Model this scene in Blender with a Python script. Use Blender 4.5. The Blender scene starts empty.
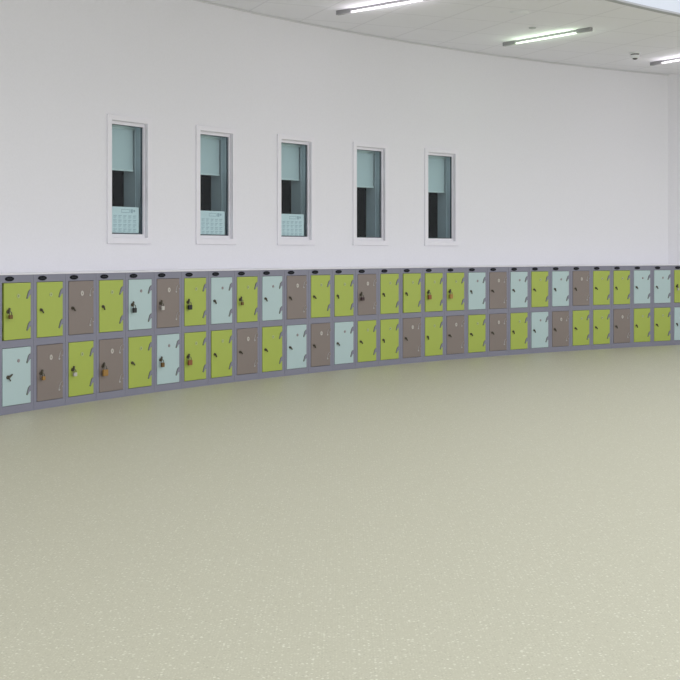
import bpy, bmesh, math, random
from mathutils import Vector, Matrix
random.seed(7)
U = 0.9                                   # locker height in metres, the unit of the survey
F, CX, YH = 1233.3, 340.0, 252.55         # focal length in px, principal column, horizon row
A, B = 12.1968*U, 0.968*U                 # centre of the round hall
R = 16.5761*U                             # radius of the locker fronts
D = 0.3471*U
R2 = R + D                                # radius of the plastered wall
R3 = 17.17*0.7377                         # radius of the ceiling's inner edge
TH0, DTH = -1.0772, 0.0205
EYE = 1.1564*U + .005
CEIL = EYE + 2.2952*U
col = bpy.context.scene.collection

# ------------------------------------------------------------------ materials
def mat(name, rgb, rough=.5, metal=0, spec=.5, emit=None, es=0, bump=None):
    m = bpy.data.materials.new(name); m.use_nodes = True
    nt = m.node_tree; p = nt.nodes['Principled BSDF']
    def lin(c): c /= 255; return c/12.92 if c <= .04045 else ((c+.055)/1.055)**2.4
    c = (*[lin(v) for v in rgb], 1)
    p.inputs['Base Color'].default_value = c
    p.inputs['Roughness'].default_value = rough
    p.inputs['Metallic'].default_value = metal
    p.inputs['Specular IOR Level'].default_value = spec
    if emit:
        p.inputs['Emission Color'].default_value = (*emit, 1); p.inputs['Emission Strength'].default_value = es
    # every surface gets a faint procedural mottle
    tc = nt.nodes.new('ShaderNodeTexCoord'); nz = nt.nodes.new('ShaderNodeTexNoise')
    nz.inputs['Scale'].default_value = bump[0] if bump else 9
    nz.inputs['Detail'].default_value = 4
    nt.links.new(tc.outputs['Object'], nz.inputs['Vector'])
    mx = nt.nodes.new('ShaderNodeMix'); mx.data_type = 'RGBA'; mx.blend_type = 'MULTIPLY'
    mx.inputs[0].default_value = .06
    mx.inputs[6].default_value = c
    nt.links.new(nz.outputs['Fac'], mx.inputs[7])
    nt.links.new(mx.outputs[2], p.inputs['Base Color'])
    if bump:
        b = nt.nodes.new('ShaderNodeBump'); b.inputs['Strength'].default_value = bump[1]; b.inputs['Distance'].default_value = .002
        nt.links.new(nz.outputs['Fac'], b.inputs['Height']); nt.links.new(b.outputs['Normal'], p.inputs['Normal'])
    return m
M = dict(
    wall=mat('white_wall_paint', (241,240,246), .7, spec=.2, bump=(60,.08)),
    trim=mat('white_gloss_paint', (240,238,245), .4),
    frame=mat('grey_locker_steel', (136,136,152), .45),
    green=mat('lime_door_paint', (173,189,82), .4),
    mint=mat('mint_door_paint', (186,208,209), .4),
    brown=mat('taupe_door_paint', (137,125,119), .4),
    inside=mat('locker_inside_shade', (40,40,50), .8),  # near-black shelves, shade inside the closed locker put into their colour
    dark=mat('dark_lock_metal', (84,78,64), .5),
    hinge=mat('hinge_grey', (122,126,128), .45),
    hinge_rim=mat('hinge_dark_rim', (106,114,100), .5),  # darker grey-green rim around the hinge leaf
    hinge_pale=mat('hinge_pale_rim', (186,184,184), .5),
    badge=mat('badge_black', (12,14,26), .6, spec=.2),
    badge_text=mat('badge_print', (38,40,48), .4),
    disc_white=mat('disc_white', (196,190,184), .5),
    disc_green=mat('disc_on_green', (178,190,128), .5),
    disc_mint=mat('disc_on_mint', (150,140,142), .5),
    disc_dot=mat('disc_number', (112,118,92), .5),
    brass=mat('padlock_brass', (172,132,74), .35, .5),
    oldbrass=mat('padlock_dull_brass', (120,92,52), .4, .4),
    redbrass=mat('padlock_reddish', (150,96,62), .4, .4),
    black=mat('padlock_black', (24,26,30), .4),
    silver=mat('padlock_silver', (200,196,190), .35, .4),
    maroon=mat('padlock_maroon', (54,26,30), .4),
    shackle=mat('padlock_shackle', (112,110,100), .35, .6),
    blind=mat('blind_fabric', (222,228,230), .8),
    blind_bar=mat('blind_bar', (236,240,240), .6),
    gasket=mat('window_gasket', (70,82,92), .6),
    reveal=mat('reveal_grey', (206,212,218), .7),
    room=mat('unlit_corridor', (16,16,20), .9, spec=.05),  # darkness of the room behind put into near-black surfaces
    paper=mat('paper_sheet', (240,244,246), .8),
    ink=mat('paper_print', (186,198,206), .8),
    housing=mat('light_housing', (158,158,160), .5),
    fascia=mat('fascia_paint', (222,228,240), .6),
    edge=mat('ceiling_edge_trim', (176,178,182), .5),
    plastic=mat('ceiling_plastic', (240,242,246), .5),
    plastic_grey=mat('ceiling_plastic_grey', (190,194,196), .5),
    lens=mat('detector_dark', (84,84,84), .4),
    tube_w=mat('tube_white', (255,255,255), .5, emit=(1,.97,1), es=1.6),
    tube_g=mat('tube_green', (250,255,250), .5, emit=(.84,1,.82), es=1.15),
)
def glass_mat():
    m = bpy.data.materials.new('tinted_glass'); m.use_nodes = True; nt = m.node_tree; nt.nodes.clear()
    o = nt.nodes.new('ShaderNodeOutputMaterial'); mix = nt.nodes.new('ShaderNodeMixShader')
    t = nt.nodes.new('ShaderNodeBsdfTransparent'); t.inputs[0].default_value = (.885,.945,.955,1)
    g = nt.nodes.new('ShaderNodeBsdfGlossy'); g.inputs['Roughness'].default_value = .02
    mix.inputs[0].default_value = .014
    nt.links.new(t.outputs[0], mix.inputs[1]); nt.links.new(g.outputs[0], mix.inputs[2]); nt.links.new(mix.outputs[0], o.inputs[0])
    return m
M['glass'] = glass_mat()
def floor_mat():
    m = bpy.data.materials.new('speckled_vinyl'); m.use_nodes = True; nt = m.node_tree; N = nt.nodes; L = nt.links
    p = N['Principled BSDF']; p.inputs['Roughness'].default_value = .46; p.inputs['Specular IOR Level'].default_value = .25
    tc = N.new('ShaderNodeTexCoord')
    base = N.new('ShaderNodeRGB'); base.outputs[0].default_value = (.53,.515,.395,1)
    def chips(scale, thr, keep, rgb, prev):
        w = N.new('ShaderNodeTexNoise'); w.inputs['Scale'].default_value = scale*1.7
        L.new(tc.outputs['Object'], w.inputs['Vector'])
        add = N.new('ShaderNodeVectorMath'); add.operation = 'MULTIPLY_ADD'
        L.new(w.outputs['Color'], add.inputs[0]); add.inputs[1].default_value = (.6/scale,)*3
        L.new(tc.outputs['Object'], add.inputs[2])
        v = N.new('ShaderNodeTexVoronoi'); v.voronoi_dimensions = '2D'; v.inputs['Scale'].default_value = scale
        L.new(add.outputs[0], v.inputs['Vector'])
        lt = N.new('ShaderNodeMath'); lt.operation = 'LESS_THAN'; L.new(v.outputs['Distance'], lt.inputs[0]); lt.inputs[1].default_value = thr
        sep = N.new('ShaderNodeSeparateColor'); L.new(v.outputs['Color'], sep.inputs[0])
        l2 = N.new('ShaderNodeMath'); l2.operation = 'LESS_THAN'; L.new(sep.outputs[0], l2.inputs[0]); l2.inputs[1].default_value = keep
        mu = N.new('ShaderNodeMath'); mu.operation = 'MULTIPLY'; L.new(lt.outputs[0], mu.inputs[0]); L.new(l2.outputs[0], mu.inputs[1])
        mx = N.new('ShaderNodeMix'); mx.data_type = 'RGBA'; L.new(mu.outputs[0], mx.inputs[0]); L.new(prev, mx.inputs[6]); mx.inputs[7].default_value = (*rgb,1)
        return mx.outputs[2]
    c = chips(150, .32, .5, (.50,.485,.365), base.outputs[0])
    c = chips(120, .30, .35, (.60,.59,.46), c)
    c = chips(75, .25, .13, (.70,.695,.57), c)
    c = chips(90, .22, .12, (.44,.425,.32), c)
    L.new(c, p.inputs['Base Color'])
    return m
M['floor'] = floor_mat()
def ceiling_mat():
    m = bpy.data.materials.new('tiled_ceiling'); m.use_nodes = True; nt = m.node_tree; N = nt.nodes; L = nt.links
    p = N['Principled BSDF']; p.inputs['Roughness'].default_value = .8; p.inputs['Specular IOR Level'].default_value = .1
    tc = N.new('ShaderNodeTexCoord'); sep = N.new('ShaderNodeSeparateXYZ')
    mp = N.new('ShaderNodeMapping'); mp.inputs['Rotation'].default_value = (0,0,math.radians(-23)); L.new(tc.outputs['Object'], mp.inputs['Vector'])
    L.new(mp.outputs[0], sep.inputs[0])
    outs = []
    for k, (off, per) in enumerate(((0.02, .568), (.1, .568))):
        a = N.new('ShaderNodeMath'); a.operation = 'MULTIPLY_ADD'; L.new(sep.outputs[k], a.inputs[0]); a.inputs[1].default_value = 1/per; a.inputs[2].default_value = off
        fr = N.new('ShaderNodeMath'); fr.operation = 'FRACT'; L.new(a.outputs[0], fr.inputs[0])
        lt = N.new('ShaderNodeMath'); lt.operation = 'LESS_THAN'; L.new(fr.outputs[0], lt.inputs[0]); lt.inputs[1].default_value = .03
        outs.append(lt)
    mx = N.new('ShaderNodeMath'); mx.operation = 'MAXIMUM'; L.new(outs[0].outputs[0], mx.inputs[0]); L.new(outs[1].outputs[0], mx.inputs[1])
    c = N.new('ShaderNodeMix'); c.data_type = 'RGBA'; L.new(mx.outputs[0], c.inputs[0])
    c.inputs[6].default_value = (.88,.88,.93,1); c.inputs[7].default_value = (.79,.79,.84,1)
    L.new(c.outputs[2], p.inputs['Base Color'])
    return m
M['ceiling'] = ceiling_mat()

# ------------------------------------------------------------------ mesh helpers
def box(bm, x0, x1, y0, y1, z0, z1, mi=0):
    vs = [bm.verts.new((x, y, z)) for z in (z0, z1) for y in (y0, y1) for x in (x0, x1)]
    for q in ((0,2,3,1),(4,5,7,6),(0,1,5,4),(2,6,7,3),(0,4,6,2),(1,3,7,5)):
        bm.faces.new([vs[i] for i in q]).material_index = mi
def ring(bm, ox0, ox1, oz0, oz1, ix0, ix1, iz0, iz1, y0, y1):
    """rectangular picture-frame ring: outer and inner rectangles, y0 (room side) to y1"""
    def q(x0,x1,z0,z1,y): return [bm.verts.new(v) for v in ((x0,y,z0),(x1,y,z0),(x1,y,z1),(x0,y,z1))]
    of, inf, ob, ib = q(ox0,ox1,oz0,oz1,y0), q(ix0,ix1,iz0,iz1,y0), q(ox0,ox1,oz0,oz1,y1), q(ix0,ix1,iz0,iz1,y1)
    for i in range(4):
        j = (i+1) % 4
        bm.faces.new((of[i],of[j],inf[j],inf[i])); bm.faces.new((ob[j],ob[i],ib[i],ib[j]))
        bm.faces.new((of[j],of[i],ob[i],ob[j])); bm.faces.new((inf[i],inf[j],ib[j],ib[i]))
def extr(bm, pts, y0, y1, mi=0):
    """polygon of (x,z) extruded along y; y0 is the front"""
    f = [bm.verts.new((x, y0, z)) for x, z in pts]; b = [bm.verts.new((x, y1, z)) for x, z in pts]
    bm.faces.new(f).material_index = mi; bm.faces.new(list(reversed(b))).material_index = mi
    n = len(pts)
    for i in range(n): bm.faces.new((f[i], b[i], b[(i+1)%n], f[(i+1)%n])).material_index = mi
def ell(rx, rz, n=20, cx=0, cz=0, a0=0, a1=2*math.pi, close=False):
    k = n if not close else n-1
    return [(cx+rx*math.cos(a0+(a1-a0)*i/k), cz+rz*math.sin(a0+(a1-a0)*i/k)) for i in range(n)]
def tube(bm, pts, r, n=8):
    rings = []
    for i, p in enumerate(pts):
        p = Vector(p); t = (Vector(pts[min(i+1,len(pts)-1)])-Vector(pts[max(i-1,0)])).normalized()
        u = t.orthogonal().normalized() if i == 0 else (u - t*u.dot(t)).normalized()
        w = t.cross(u)
        rings.append([bm.verts.new(p+(u*math.cos(2*math.pi*k/n)+w*math.sin(2*math.pi*k/n))*r) for k in range(n)])
    for a_, b_ in zip(rings, rings[1:]):
        for k in range(n): bm.faces.new((a_[k], a_[(k+1)%n], b_[(k+1)%n], b_[k]))
    bm.faces.new(list(reversed(rings[0]))); bm.faces.new(rings[-1])
def lathe(bm, prof, n=28, mi=0):
    """prof: (r, z) list around z"""
    rs = [[bm.verts.new((r*math.cos(2*math.pi*k/n), r*math.sin(2*math.pi*k/n), z)) for k in range(n)] for r, z in prof]
    for a_, b_ in zip(rs, rs[1:]):
        for k in range(n): bm.faces.new((a_[k], a_[(k+1)%n], b_[(k+1)%n], b_[k])).material_index = mi
    bm.faces.new(rs[0]).material_index = mi; bm.faces.new(rs[-1]).material_index = mi
def finish(name, bm, mats, bevel=0, smooth=False):
    bmesh.ops.recalc_face_normals(bm, faces=bm.faces[:])
    if bevel:
        bmesh.ops.bevel(bm, geom=bm.edges[:], offset=bevel, segments=2, affect='EDGES', profile=.5)
    me = bpy.data.meshes.new(name); bm.to_mesh(me); bm.free()
    for m in (mats if isinstance(mats, (list, tuple)) else [mats]): me.materials.append(m)
    if smooth:
        for p in me.polygons: p.use_smooth = True
    return me
def obj(name, me, parent=None, loc=(0,0,0), rot=(0,0,0), **props):
    o = bpy.data.objects.new(name, me); col.objects.link(o)
    if parent: o.parent = parent
    o.location = loc; o.rotation_euler = rot
    for k, v in props.items(): o[k] = v
    return o
def polar(r, th, z=0): return Vector((A + r*math.sin(th), B + r*math.cos(th), z))
def hit(x, r):
    """angle on a circle of radius r seen at image column x"""
    dx = (x-CX)/F; a2 = dx*dx+1; b2 = -2*(dx*A+B); c2 = A*A+B*B-r*r
    y = (-b2+math.sqrt(b2*b2-4*a2*c2))/(2*a2)
    return math.atan2(dx*y-A, y-B)
def arcsheet(bm, th, pairs, mi=0):
    """pairs: list of (r,z) profile points swept over the angles th"""
    rows = [[bm.verts.new(polar(r, t, z)) for r, z in pairs] for t in th]
    for a_, b_ in zip(rows, rows[1:]):
        for k in range(len(pairs)-1): bm.faces.new((a_[k], b_[k], b_[k+1], a_[k+1])).material_index = mi
    return rows
def span(a0, a1, n): return [a0+(a1-a0)*i/n for i in range(n+1)]

# ------------------------------------------------------------------ the setting
bm = bmesh.new()
vs = [bm.verts.new((x, y, 0)) for x, y in ((-9,-5),(14,-5),(14,16.5),(-9,16.5))]; bm.faces.new(vs)
obj('floor', finish('floor', bm, M['floor']), kind='structure')

GB, GT = EYE+.1571*U, EYE+1.0759*U+.005        # glass bottom and top
WB, WT = GB-.028, GT+.026                 # opening in the architrave
lefts = [hit(x, R2) for x in (112.2, 200, 281.5, 356.5, 428.5)]
step = (lefts[-1]-lefts[0])/4
W = .387
wins = []
for i in range(5):
    l = lefts[0]+step*i
    wins.append((l-.015/R2, l-.015/R2+W/R2))
THC = hit(668, R2)                        # corner at the right
TL = -1.50
edges = sorted(set([TL, THC] + [e for w in wins for e in w] + span(TL, wins[0][0], 14)[1:-1] + span(wins[-1][1], THC, 24)[1:-1]
        + [wins[i][1]+(wins[i+1][0]-wins[i][1])*k/3 for i in range(4) for k in (1,2)]))
bm = bmesh.new()
for a_, b_ in zip(edges, edges[1:]):
    mid = (a_+b_)/2
    hole = any(l < mid < r for l, r in wins)
    for z0, z1 in ((0, WB), (WB, WT), (WT, CEIL)):
        if hole and z0 == WB: continue
        bm.faces.new([bm.verts.new(v) for v in (polar(R2,a_,z0), polar(R2,b_,z0), polar(R2,b_,z1), polar(R2,a_,z1))])
bmesh.ops.remove_doubles(bm, verts=bm.verts[:], dist=1e-5)
obj('wall_back', finish('wall_back', bm, M['wall']), kind='structure')
# unlit corridor behind the windows
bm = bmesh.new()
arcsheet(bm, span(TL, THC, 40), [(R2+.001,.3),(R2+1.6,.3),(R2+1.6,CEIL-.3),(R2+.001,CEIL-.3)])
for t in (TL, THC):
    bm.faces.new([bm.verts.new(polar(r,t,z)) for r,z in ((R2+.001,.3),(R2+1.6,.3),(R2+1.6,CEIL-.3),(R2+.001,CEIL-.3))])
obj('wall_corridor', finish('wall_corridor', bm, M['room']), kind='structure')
# wall beyond the corner
pc = polar(R2, THC)
dirn = Vector((.52,-.25,0)).normalized()
bm = bmesh.new()
q = pc + dirn*2.2
vs = [bm.verts.new(v) for v in (pc, q, q+Vector((0,0,CEIL)), pc+Vector((0,0,CEIL)))]; bm.faces.new(vs)
obj('wall_right', finish('wall_right', bm, M['wall']), kind='structure')
# ceiling ring
bm = bmesh.new()
arcsheet(bm, span(TL, -.1, 60), [(R3, CEIL), (R2+.001, CEIL)])
obj('ceiling', finish('ceiling', bm, M['ceiling']), kind='structure')
bm = bmesh.new()
arcsheet(bm, span(TL, -.1, 60), [(R3+.06, CEIL-.006), (R3+.06, CEIL-.012), (R3-.004, CEIL-.012), (R3-.004, CEIL+.004)])
obj('trim_1', finish('ceiling_edge', bm, M['edge']), kind='structure')
bm = bmesh.new()
arcsheet(bm, span(TL, -.1, 60), [(R3, CEIL+.0), (R3, CEIL+1.3)])
obj('wall_upper', finish('wall_upper', bm, M['fascia']), kind='structure')
bm = bmesh.new()
arcsheet(bm, span(TL, THC, 60), [(R2-.012, CEIL-.002), (R2-.012, CEIL-.014), (R2, CEIL-.014)])
obj('trim_2', finish('ceiling_angle', bm, mat('angle_bead', (224,224,228), .6)), kind='structure')

# ------------------------------------------------------------------ windows
gz0, gz1 = GB, GT
h = W/2
def architrave_me():
    bm = bmesh.new()
    ring(bm, -h-.045, h+.045, WB-.046, WT+.040, -h, h, WB, WT, -.014, .004)
    return finish('architrave', bm, M['trim'], .0025)
def sash_me():
    bm = bmesh.new()
    ring(bm, -h, h, WB, WT, -h+.015, h-.015, gz0, gz1, .016, .055)
    ring(bm, -h+.0005, h-.0005, WB+.0005, WT-.0005, -h+.003, h-.003, WB+.003, WT-.003, .001, .017)
    return finish('sash', bm, M['trim'])
def gasket_me():
    bm = bmesh.new()
    ring(bm, -h+.0145, h-.0145, gz0-.0005, gz1+.0005, -h+.022, h-.022, gz0+.007, gz1-.003, .030, .042)
    return finish('gasket', bm, M['gasket'])
def pane_me():
    bm = bmesh.new(); box(bm, -h+.017, h-.017, .034, .037, gz0+.002, gz1-.002); return finish('pane', bm, M['glass'])
def reveal_me():
    bm = bmesh.new()
    ring(bm, -h-.01, h+.01, WB-.01, WT+.01, -h+.006, h-.006, WB+.004, WT-.004, .0555, .235)
    # corner posts of the inner lining
    for s in (-1, 1):
        x = s*(h-.012)
        box(bm, min(x, x-s*.006), max(x, x-s*.006), .100, .108, WB+.01, WT-.01)
    return finish('reveal', bm, M['reveal'])
arch, sash, gask, pane, rev = architrave_me(), sash_me(), gasket_me(), pane_me(), reveal_me()
blind_frac = (.41, .39, .386, .42, .438)
ordw = ('first', 'second', 'third', 'fourth', 'fifth')
for i, (l, r) in enumerate(wins):
    th = (l+r)/2; rr = R2*math.cos((r-l)/2)
    P, rz = polar(rr, th), -th
    w = obj('window_%d' % (i+1), None, None, P, (0,0,rz), kind='structure')
    obj('architrave', arch, w); obj('sash', sash, w); obj('gasket', gask, w); obj('pane', pane, w); obj('reveal', rev, w)
    mx = Matrix.Translation(P) @ Matrix.Rotation(rz, 4, 'Z')
    # roller blind
    zb = gz1 - (gz1-gz0)*blind_frac[i]
    tag = ('pale roller blind half lowered behind the %s window from the left' % ordw[i])
    b = obj('roller_blind', None, None, mx @ Vector((0,.125,zb)), (0,0,rz), label=tag, category='blind', group='roller blinds behind the narrow windows')
    bm = bmesh.new(); box(bm, -h+.02, h-.02, -.001, .001, .012, WT-.03-zb); obj('blind_fabric', finish('blind_fabric', bm, M['blind']), b)
    bm = bmesh.new(); box(bm, -h+.02, h-.02, -.006, .006, 0, .014); obj('bottom_bar', finish('bottom_bar', bm, M['blind_bar'], .002), b)
    bm = bmesh.new(); tube(bm, [(-h+.010,0,WT-.026-zb),(h-.010,0,WT-.026-zb)], .018, 16); obj('roller', finish('roller', bm, M['blind_bar'], smooth=True), b)
    if i < 3:
        c = ('pale printed paper sheet with small boxes, bottom of the %s window from the left' % ordw[i])
        s = obj('notice_sheet', None, None, mx @ Vector((h-.042,.0415,gz0+.009)), (0,0,rz), label=c, category='notice', group='paper sheets in the windows')
        hh = (.200, .196, .194)[i]; wd = .290
        bm = bmesh.new(); box(bm, -wd, 0, 0, .0012, 0, hh); obj('paper', finish('paper', bm, M['paper']), s)
        bm = bmesh.new()
        # heading box outline and a crest block at its right
        ring(bm, -.190, -.100, hh-.045, hh-.018, -.186, -.104, hh-.041, hh-.022, -.0006, 0)
        box(bm, -.090, -.066, -.0006, 0, hh-.046, hh-.017); box(bm, -.060, -.040, -.0006, 0, hh-.038, hh-.020)
        rnd = random.Random(i)
        for rw in range(4):
            z = hh-.070-rw*.034
            for cc in range(5):
                x = -.276+cc*.053
                box(bm, x, x+.036, -.0006, 0, z, z+.0045)
                for ln in range(3):
                    wdt = rnd.uniform(.018, .036); zz = z-.006-ln*.0065
                    box(bm, x, x+wdt, -.0006, 0, zz, zz+.0025)
        obj('printed_grid', finish('printed_grid', bm, M['ink']), s)

# ------------------------------------------------------------------ lockers
top_c = 'GGBGMBGMGMBGGBGGGGMBMGMBGGMMG'
bot_c = 'MBGBGMGGBGMBMGGBGBGBGMBGGBGGM'
CN = dict(G='green', M='mint', B='brown')
WORD = dict(G='lime green', M='pale mint', B='taupe brown')
w = 2*R*math.sin(DTH/2); hw = w/2; H = U
DX0, DX1 = -hw+.09*w, hw-.09*w            # door opening
dw = DX1-DX0
Z = lambda f: H*(1-f)
ZU = (Z(.470), Z(.055)); ZL = (Z(.942), Z(.524))
DEP = .292
def carcass_me(extra=0, DX0=DX0, DEP=DEP):
    bm = bmesh.new(); e = .0010; x0, x1 = -hw+e-extra, hw-e
    box(bm, x0, DX0, 0, .016, 0, H)           # stiles
    box(bm, DX1, x1, 0, .016, 0, H)
    box(bm, DX0, DX1, 0, .016, ZU[1], H)      # rails
    box(bm, DX0, DX1, 0, .016, ZL[1], ZU[0])
    box(bm, DX0, DX1, 0, .016, 0, ZL[0])
    box(bm, x0, x0+.004, .016, DEP, 0, H); box(bm, x1-.004, x1, .016, DEP, 0, H)
    box(bm, x0+.004, x1-.004, .016, DEP-.003, H-.004, H); box(bm, x0+.004, x1-.004, DEP-.003, DEP, 0, H)
    n0 = len(bm.faces)
    box(bm, x0+.004, x1-.004, .016, DEP-.003, .05, .054, 1); box(bm, x0+.004, x1-.004, .016, DEP-.003, (ZL[1]+ZU[0])/2, (ZL[1]+ZU[0])/2+.004, 1)
    return finish('carcass', bm, [M['frame'], M['inside']])
def door_me(c, dh, dw=dw):
    """origin at the bottom of the hinge edge; the door reaches to -x"""
    g = .0028; bm = bmesh.new()
    box(bm, -dw+g, -g, -.003, .014, g, dh-g)
    return finish('door', bm, M[c], .0015)
def hinge_me(c):
    bm = bmesh.new()
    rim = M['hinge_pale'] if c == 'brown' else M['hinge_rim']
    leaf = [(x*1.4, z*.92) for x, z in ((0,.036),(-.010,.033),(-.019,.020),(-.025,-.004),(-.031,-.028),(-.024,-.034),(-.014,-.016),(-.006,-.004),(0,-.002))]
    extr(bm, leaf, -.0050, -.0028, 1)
    extr(bm, [(x*.80, z*.84+.005) for x, z in leaf], -.0075, -.0048, 0)
    return finish('hinge', bm, [M['brown' if c == 'brown' else 'frame'], rim])
def disc_me(c):
    bm = bmesh.new(); r = .0145 if c != 'mint' else .0115
    extr(bm, ell(r, r*(1.25 if c == 'brown' else 1), 20), -.0050, -.0028, 0)
    if c != 'mint': extr(bm, ell(.0032, .0055, 10), -.0056, -.0048, 1)
    return finish('number_disc', bm, [M[dict(green='disc_green', brown='disc_white', mint='disc_mint')[c]], M['disc_dot']])
def hasp_me(kind):
    bm = bmesh.new()
    extr(bm, ell(.0125, .0125, 18), -.010, -.0028)
    if kind == 0:       # latch arm hanging down to the right
        extr(bm, [(-.004,.004),(.006,.008),(.021,-.026),(.014,-.030),(.004,-.010)], -.018, -.009)
    elif kind == 1:     # arm turned up to the right
        extr(bm, [(-.006,-.006),(.004,-.008),(.034,.014),(.031,.020),(.002,.008)], -.018, -.009)
        extr(bm, [(.002,-.004),(.008,-.006),(.020,-.024),(.014,-.027)], -.016, -.009)
    else:               # staple loop for a padlock
        extr(bm, [(-.005,-.012),(.005,-.012),(.011,.022),(.002,.026)], -.020, -.009)
    return finish('lock', bm, M['dark'], .001)
def badge_me():
    bm = bmesh.new()
    extr(bm, ell(.040, .0155, 32), -.0035, 0.0005, 0)
    for k, (x, wd, hh) in enumerate(((-.020,.006,.007),(-.011,.006,.005),(-.002,.006,.005),(.007,.006,.006),(.016,.006,.005))):
        box(bm, x, x+wd, -.0042, -.0033, -.003, -.003+hh, 1)
    return finish('maker_badge', bm, [M['badge'], M['badge_text']])
me_car, me_car0, me_badge = carcass_me(), carcass_me(.022, DX0-.013), badge_me()
me_car_end = carcass_me(0, DX0, .15)
me_door = {(c, k): door_me(c, z[1]-z[0]) for c in ('green','mint','brown') for k, z in (('U', ZU), ('L', ZL))}
me_door0 = door_me('mint', ZL[1]-ZL[0], dw+.013)
me_hinge = {c: hinge_me(c) for c in ('green','mint','brown')}
me_disc = {c: disc_me(c) for c in ('green','mint','brown')}
me_hasp = [hasp_me(k) for k in range(3)]
# padlocks: (column, tier) -> (material, width, height, adjective, sits)
PAD = {(0,'U'):('oldbrass',.030,.026,'small dull brass'), (4,'U'):('black',.036,.036,'square black'),
       (5,'U'):('silver',.028,.030,'small silver'), (6,'U'):('black',.040,.036,'wide black'),
       (8,'U'):('oldbrass',.024,.026,'small dark brass'), (13,'U'):('maroon',.042,.030,'dark maroon'),
       (16,'U'):('redbrass',.040,.044,'large reddish brass'), (17,'U'):('brass',.040,.044,'large brass'),
       (1,'L'):('brass',.026,.026,'small round-edged brass'), (2,'L'):('silver',.030,.026,'dull silver'),
       (3,'L'):('brass',.048,.046,'big square brass'), (5,'L'):('oldbrass',.030,.034,'dull brass'),
       (6,'L'):('redbrass',.042,.040,'wide reddish brass'), (28,'U'):('silver',.022,.026,'tiny silver')}
up_arm = {(0,'L')}
ajar = { (15,'U'): 1.6, (16,'U'): 1.0, (7,'L'): .8}
ords = ['leftmost','second','third','fourth','fifth','sixth','seventh','eighth','ninth','tenth','eleventh','twelfth','thirteenth','fourteenth','fifteenth']
def which(i):
    if i == 0: return 'at the left end'
    if i < 15: return '%s from the left end' % ords[i]
    j = 28-i
    return 'at the right end' if j == 0 else '%s from the right end' % ords[j]
def pad_me(mt, wd, hh):
    bm = bmesh.new()
    pts = [(-wd/2,-hh),(wd/2,-hh),(wd/2,0),(-wd/2,0)]
    extr(bm, pts, -.008, .008)
    body = finish('padlock_body', bm, M[mt], .0035)
    bm = bmesh.new(); r = wd*.32
    tube(bm, [(-r,0,-.004),(-r,0,.010)]+[(-r*math.cos(math.pi*k/8),0,.010+r*math.sin(math.pi*k/8)) for k in range(1,8)]+[(r,0,.010),(r,0,-.004)], .0028)
    return body, finish('padlock_shackle', bm, M['shackle'], smooth=True)
for i in range(29):
    # seams follow the surveyed door positions
    th = TH0 - .0006 + (i-.09+.5)*DTH
    P = polar(R*math.cos(DTH/2), th); rz = -th
    tc_, bc_ = top_c[i], bot_c[i]
    lab = 'grey locker, %s door over %s door, %s' % (WORD[tc_], WORD[bc_], which(i))
    L = obj('locker', None, None, P, (0,0,rz), label=lab, category='locker', group='two-tier lockers along the curved wall')
    obj('carcass', me_car0 if i == 0 else me_car_end if i == 28 else me_car, L)
    obj('maker_badge', me_badge, L, (-hw+.265*w, 0, H*(1-.0275)), label='black oval badge')
    for k, zz, cc in (('U', ZU, tc_), ('L', ZL, bc_)):
        c = CN[cc]; dh = zz[1]-zz[0]
        ang = math.radians(ajar.get((i,k), 0))
        d = obj('door', me_door0 if (i,k) == (0,'L') else me_door[c,k], L, (DX1, 0, zz[0]), (0,0,ang), label='%s %s door' % (WORD[cc], 'upper' if k == 'U' else 'lower'))
        for f in (.785, .225): obj('hinge', me_hinge[c], d, (-.0030, 0, dh*f))
        obj('number_disc', me_disc[c], d, (-dw*.47, 0, dh*.765))
        kind = 2 if (i,k) in PAD else (1 if (i,k) in up_arm else 0)
        hx, hz = -dw*.86, dh*.50
        obj('lock', me_hasp[kind], d, (hx, 0, hz), (0, random.uniform(-.35,.35) if kind == 0 else 0, 0), label='dark latch').scale = ((.82,1,.85) if kind == 0 else (1,1,1))
        if (i,k) in PAD:
            mt, pw, ph, adj = PAD[i,k]
            mx = Matrix.Translation(P) @ Matrix.Rotation(rz,4,'Z') @ Matrix.Translation((DX1,0,zz[0])) @ Matrix.Rotation(ang,4,'Z')
            pos = mx @ Vector((hx+.003, -.026, hz-.014-.2*pw))
            po = obj('padlock', None, None, pos, (0,0,rz+ang),
                     label='%s padlock on %s %s door of locker %s' % (adj, CN[cc], 'upper' if k == 'U' else 'lower', which(i)),
                     category='padlock', group='padlocks hanging on locker doors')
            bo, sh = pad_me(mt, pw, ph)
            obj('body', bo, po); obj('shackle', sh, po)
# white board along the tops
bm = bmesh.new()
t0 = TH0-.09*DTH-.0015; t1 = TH0+(28.91)*DTH
rows = arcsheet(bm, span(t0, t1, 58), [(R-.004,H+.0005),(R-.004,H+.009),(R2-.002,H+.009),(R2-.002,H+.0005),(R-.004,H+.0005)])
bmesh.ops.remove_doubles(bm, verts=bm.verts[:], dist=1e-6)
obj('trim_3', finish('locker_cover_strip', bm, M['trim']), kind='structure')

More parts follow.
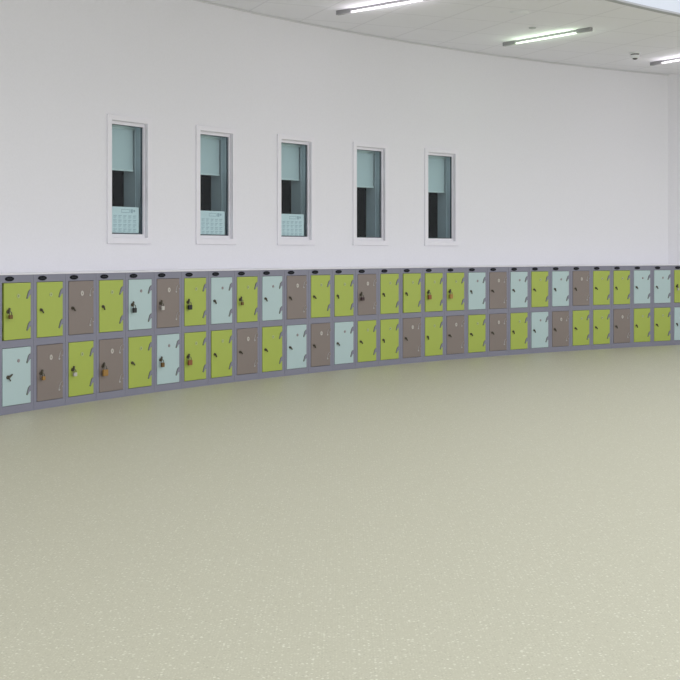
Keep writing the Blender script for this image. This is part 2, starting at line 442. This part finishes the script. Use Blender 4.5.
# ------------------------------------------------------------------ ceiling fittings
def ceil_pt(x, y):
    d = F*(CEIL-EYE)/(YH-y); return Vector(((x-CX)/F*d, d, CEIL))
K = .7377
r_out, r_in = 19.86*K, 18.39*K
Lf = r_out-r_in
for k, (th, g, lab) in enumerate(((-.8493,'tube_w','long slim ceiling light cut by the top edge of the photo, white tube'),
                     (-.6935,'tube_g','long slim ceiling light with a greenish tube, whole in view'),
                     (-.5452,'tube_w','long slim ceiling light at the right edge of the photo'))):
    t = obj('ceiling_light', None, None, polar((r_out+r_in)/2, th, CEIL), (0,0,-th), label=lab, category='light', group='radial strip lights on the ceiling')
    # local y runs outwards from the hall's centre
    a = Lf/2; cp = .165
    for s in (-1, 1):
        bm = bmesh.new(); y0, y1 = sorted((s*a, s*(a-cp)))
        box(bm, -.019, .019, y0, y1, -.036, -.0005); obj('end_cap', finish('end_cap', bm, M['housing'], .003), t)
    bm = bmesh.new(); box(bm, -.012, .012, -a+cp, a-cp, -.020, -.006)
    obj('channel', finish('channel', bm, M['housing']), t)
    bm = bmesh.new(); tube(bm, [(0,-a+cp-.002,-.0275),(0,a-cp+.002,-.0275)], .0085, 14)
    obj('tube', finish('tube', bm, M[g], smooth=True), t, label='glowing tube')
    l = bpy.data.lights.new('added_tube_glow', 'AREA'); l.shape = 'RECTANGLE'; l.size = .05; l.size_y = Lf-2*cp; l.energy = 1.3 if g == 'tube_g' else 1.3  # added lamp below each fixture, throws the tube's glow onto the ceiling
    l.color = (.78,1,.70) if g == 'tube_g' else (1,.93,1)
    lo = bpy.data.objects.new('added_tube_glow', l); col.objects.link(lo); lo.location = polar((r_out+r_in)/2, th, CEIL-.12); lo.rotation_euler = (math.pi,0,-th)
    lo.rotation_euler = (Matrix.Rotation(-th,4,'Z') @ Matrix.Rotation(math.pi,4,'X')).to_euler()
p = ceil_pt(532.5, 27.5)
t = obj('ceiling_sensor', None, None, p, label='small grey round sensor on the ceiling above the greenish light', category='sensor')
bm = bmesh.new(); lathe(bm, [(.034,-.0005),(.034,-.006),(.028,-.010)]); obj('base', finish('base', bm, M['plastic_grey'], smooth=False), t)
bm = bmesh.new(); lathe(bm, [(.022,-.010),(.020,-.013)]); obj('cap', finish('cap', bm, M['plastic_grey']), t)
p = ceil_pt(519.5, 12)
t = obj('ceiling_speaker', None, None, p, label='flat white round speaker disc on the ceiling near the top edge', category='speaker')
bm = bmesh.new(); lathe(bm, [(.082,-.0005),(.082,-.006),(.074,-.012)]); obj('rim', finish('rim', bm, M['plastic']), t)
bm = bmesh.new(); lathe(bm, [(.068,-.0118),(.066,-.014)]); obj('grille', finish('grille', bm, M['plastic']), t)
p = ceil_pt(635, 52.5)
t = obj('smoke_detector', None, None, p, label='white smoke detector on the ceiling left of the right hand light', category='smoke detector')
bm = bmesh.new(); lathe(bm, [(.056,-.0005),(.056,-.012),(.050,-.016)]); obj('base', finish('base', bm, M['plastic']), t)
bm = bmesh.new(); lathe(bm, [(.042,-.016),(.042,-.028)]); obj('vent_ring', finish('vent_ring', bm, M['lens']), t)
bm = bmesh.new(); lathe(bm, [(.046,-.028),(.044,-.050),(.030,-.060)]); obj('housing', finish('housing', bm, M['plastic']), t)
bm = bmesh.new(); lathe(bm, [(.026,-.060),(.022,-.070),(.010,-.074)]); obj('lens', finish('lens', bm, M['lens']), t)

# ------------------------------------------------------------------ light, world, camera
wd = bpy.data.worlds.new('daylight'); bpy.context.scene.world = wd; wd.use_nodes = True
wd.node_tree.nodes['Background'].inputs[0].default_value = (.94,.96,1,1)
wd.node_tree.nodes['Background'].inputs[1].default_value = 1.2
def area(name, loc, rot, sx, sy, power, rgb):
    l = bpy.data.lights.new(name, 'AREA'); l.shape = 'RECTANGLE'; l.size = sx; l.size_y = sy; l.energy = power; l.color = rgb
    o = bpy.data.objects.new(name, l); col.objects.link(o); o.location = loc; o.rotation_euler = rot; return o
area('rooflight', (6, 3.5, 6.0), (0,0,0), 7, 7, 170, (1,.985,.95))
cam = bpy.data.cameras.new('camera'); co = bpy.data.objects.new('camera', cam); col.objects.link(co)
co.location = (0,0,EYE); co.rotation_euler = (math.pi/2,0,0)
cam.sensor_width = 36; cam.lens = 36*F/680; cam.shift_y = -(340-YH)/680; cam.shift_x = 0
cam.clip_start = .05; cam.clip_end = 200
sc = bpy.context.scene; sc.camera = co
sc.view_settings.view_transform = 'Standard'; sc.view_settings.look = 'None'; sc.view_settings.exposure = 0; sc.view_settings.gamma = 1
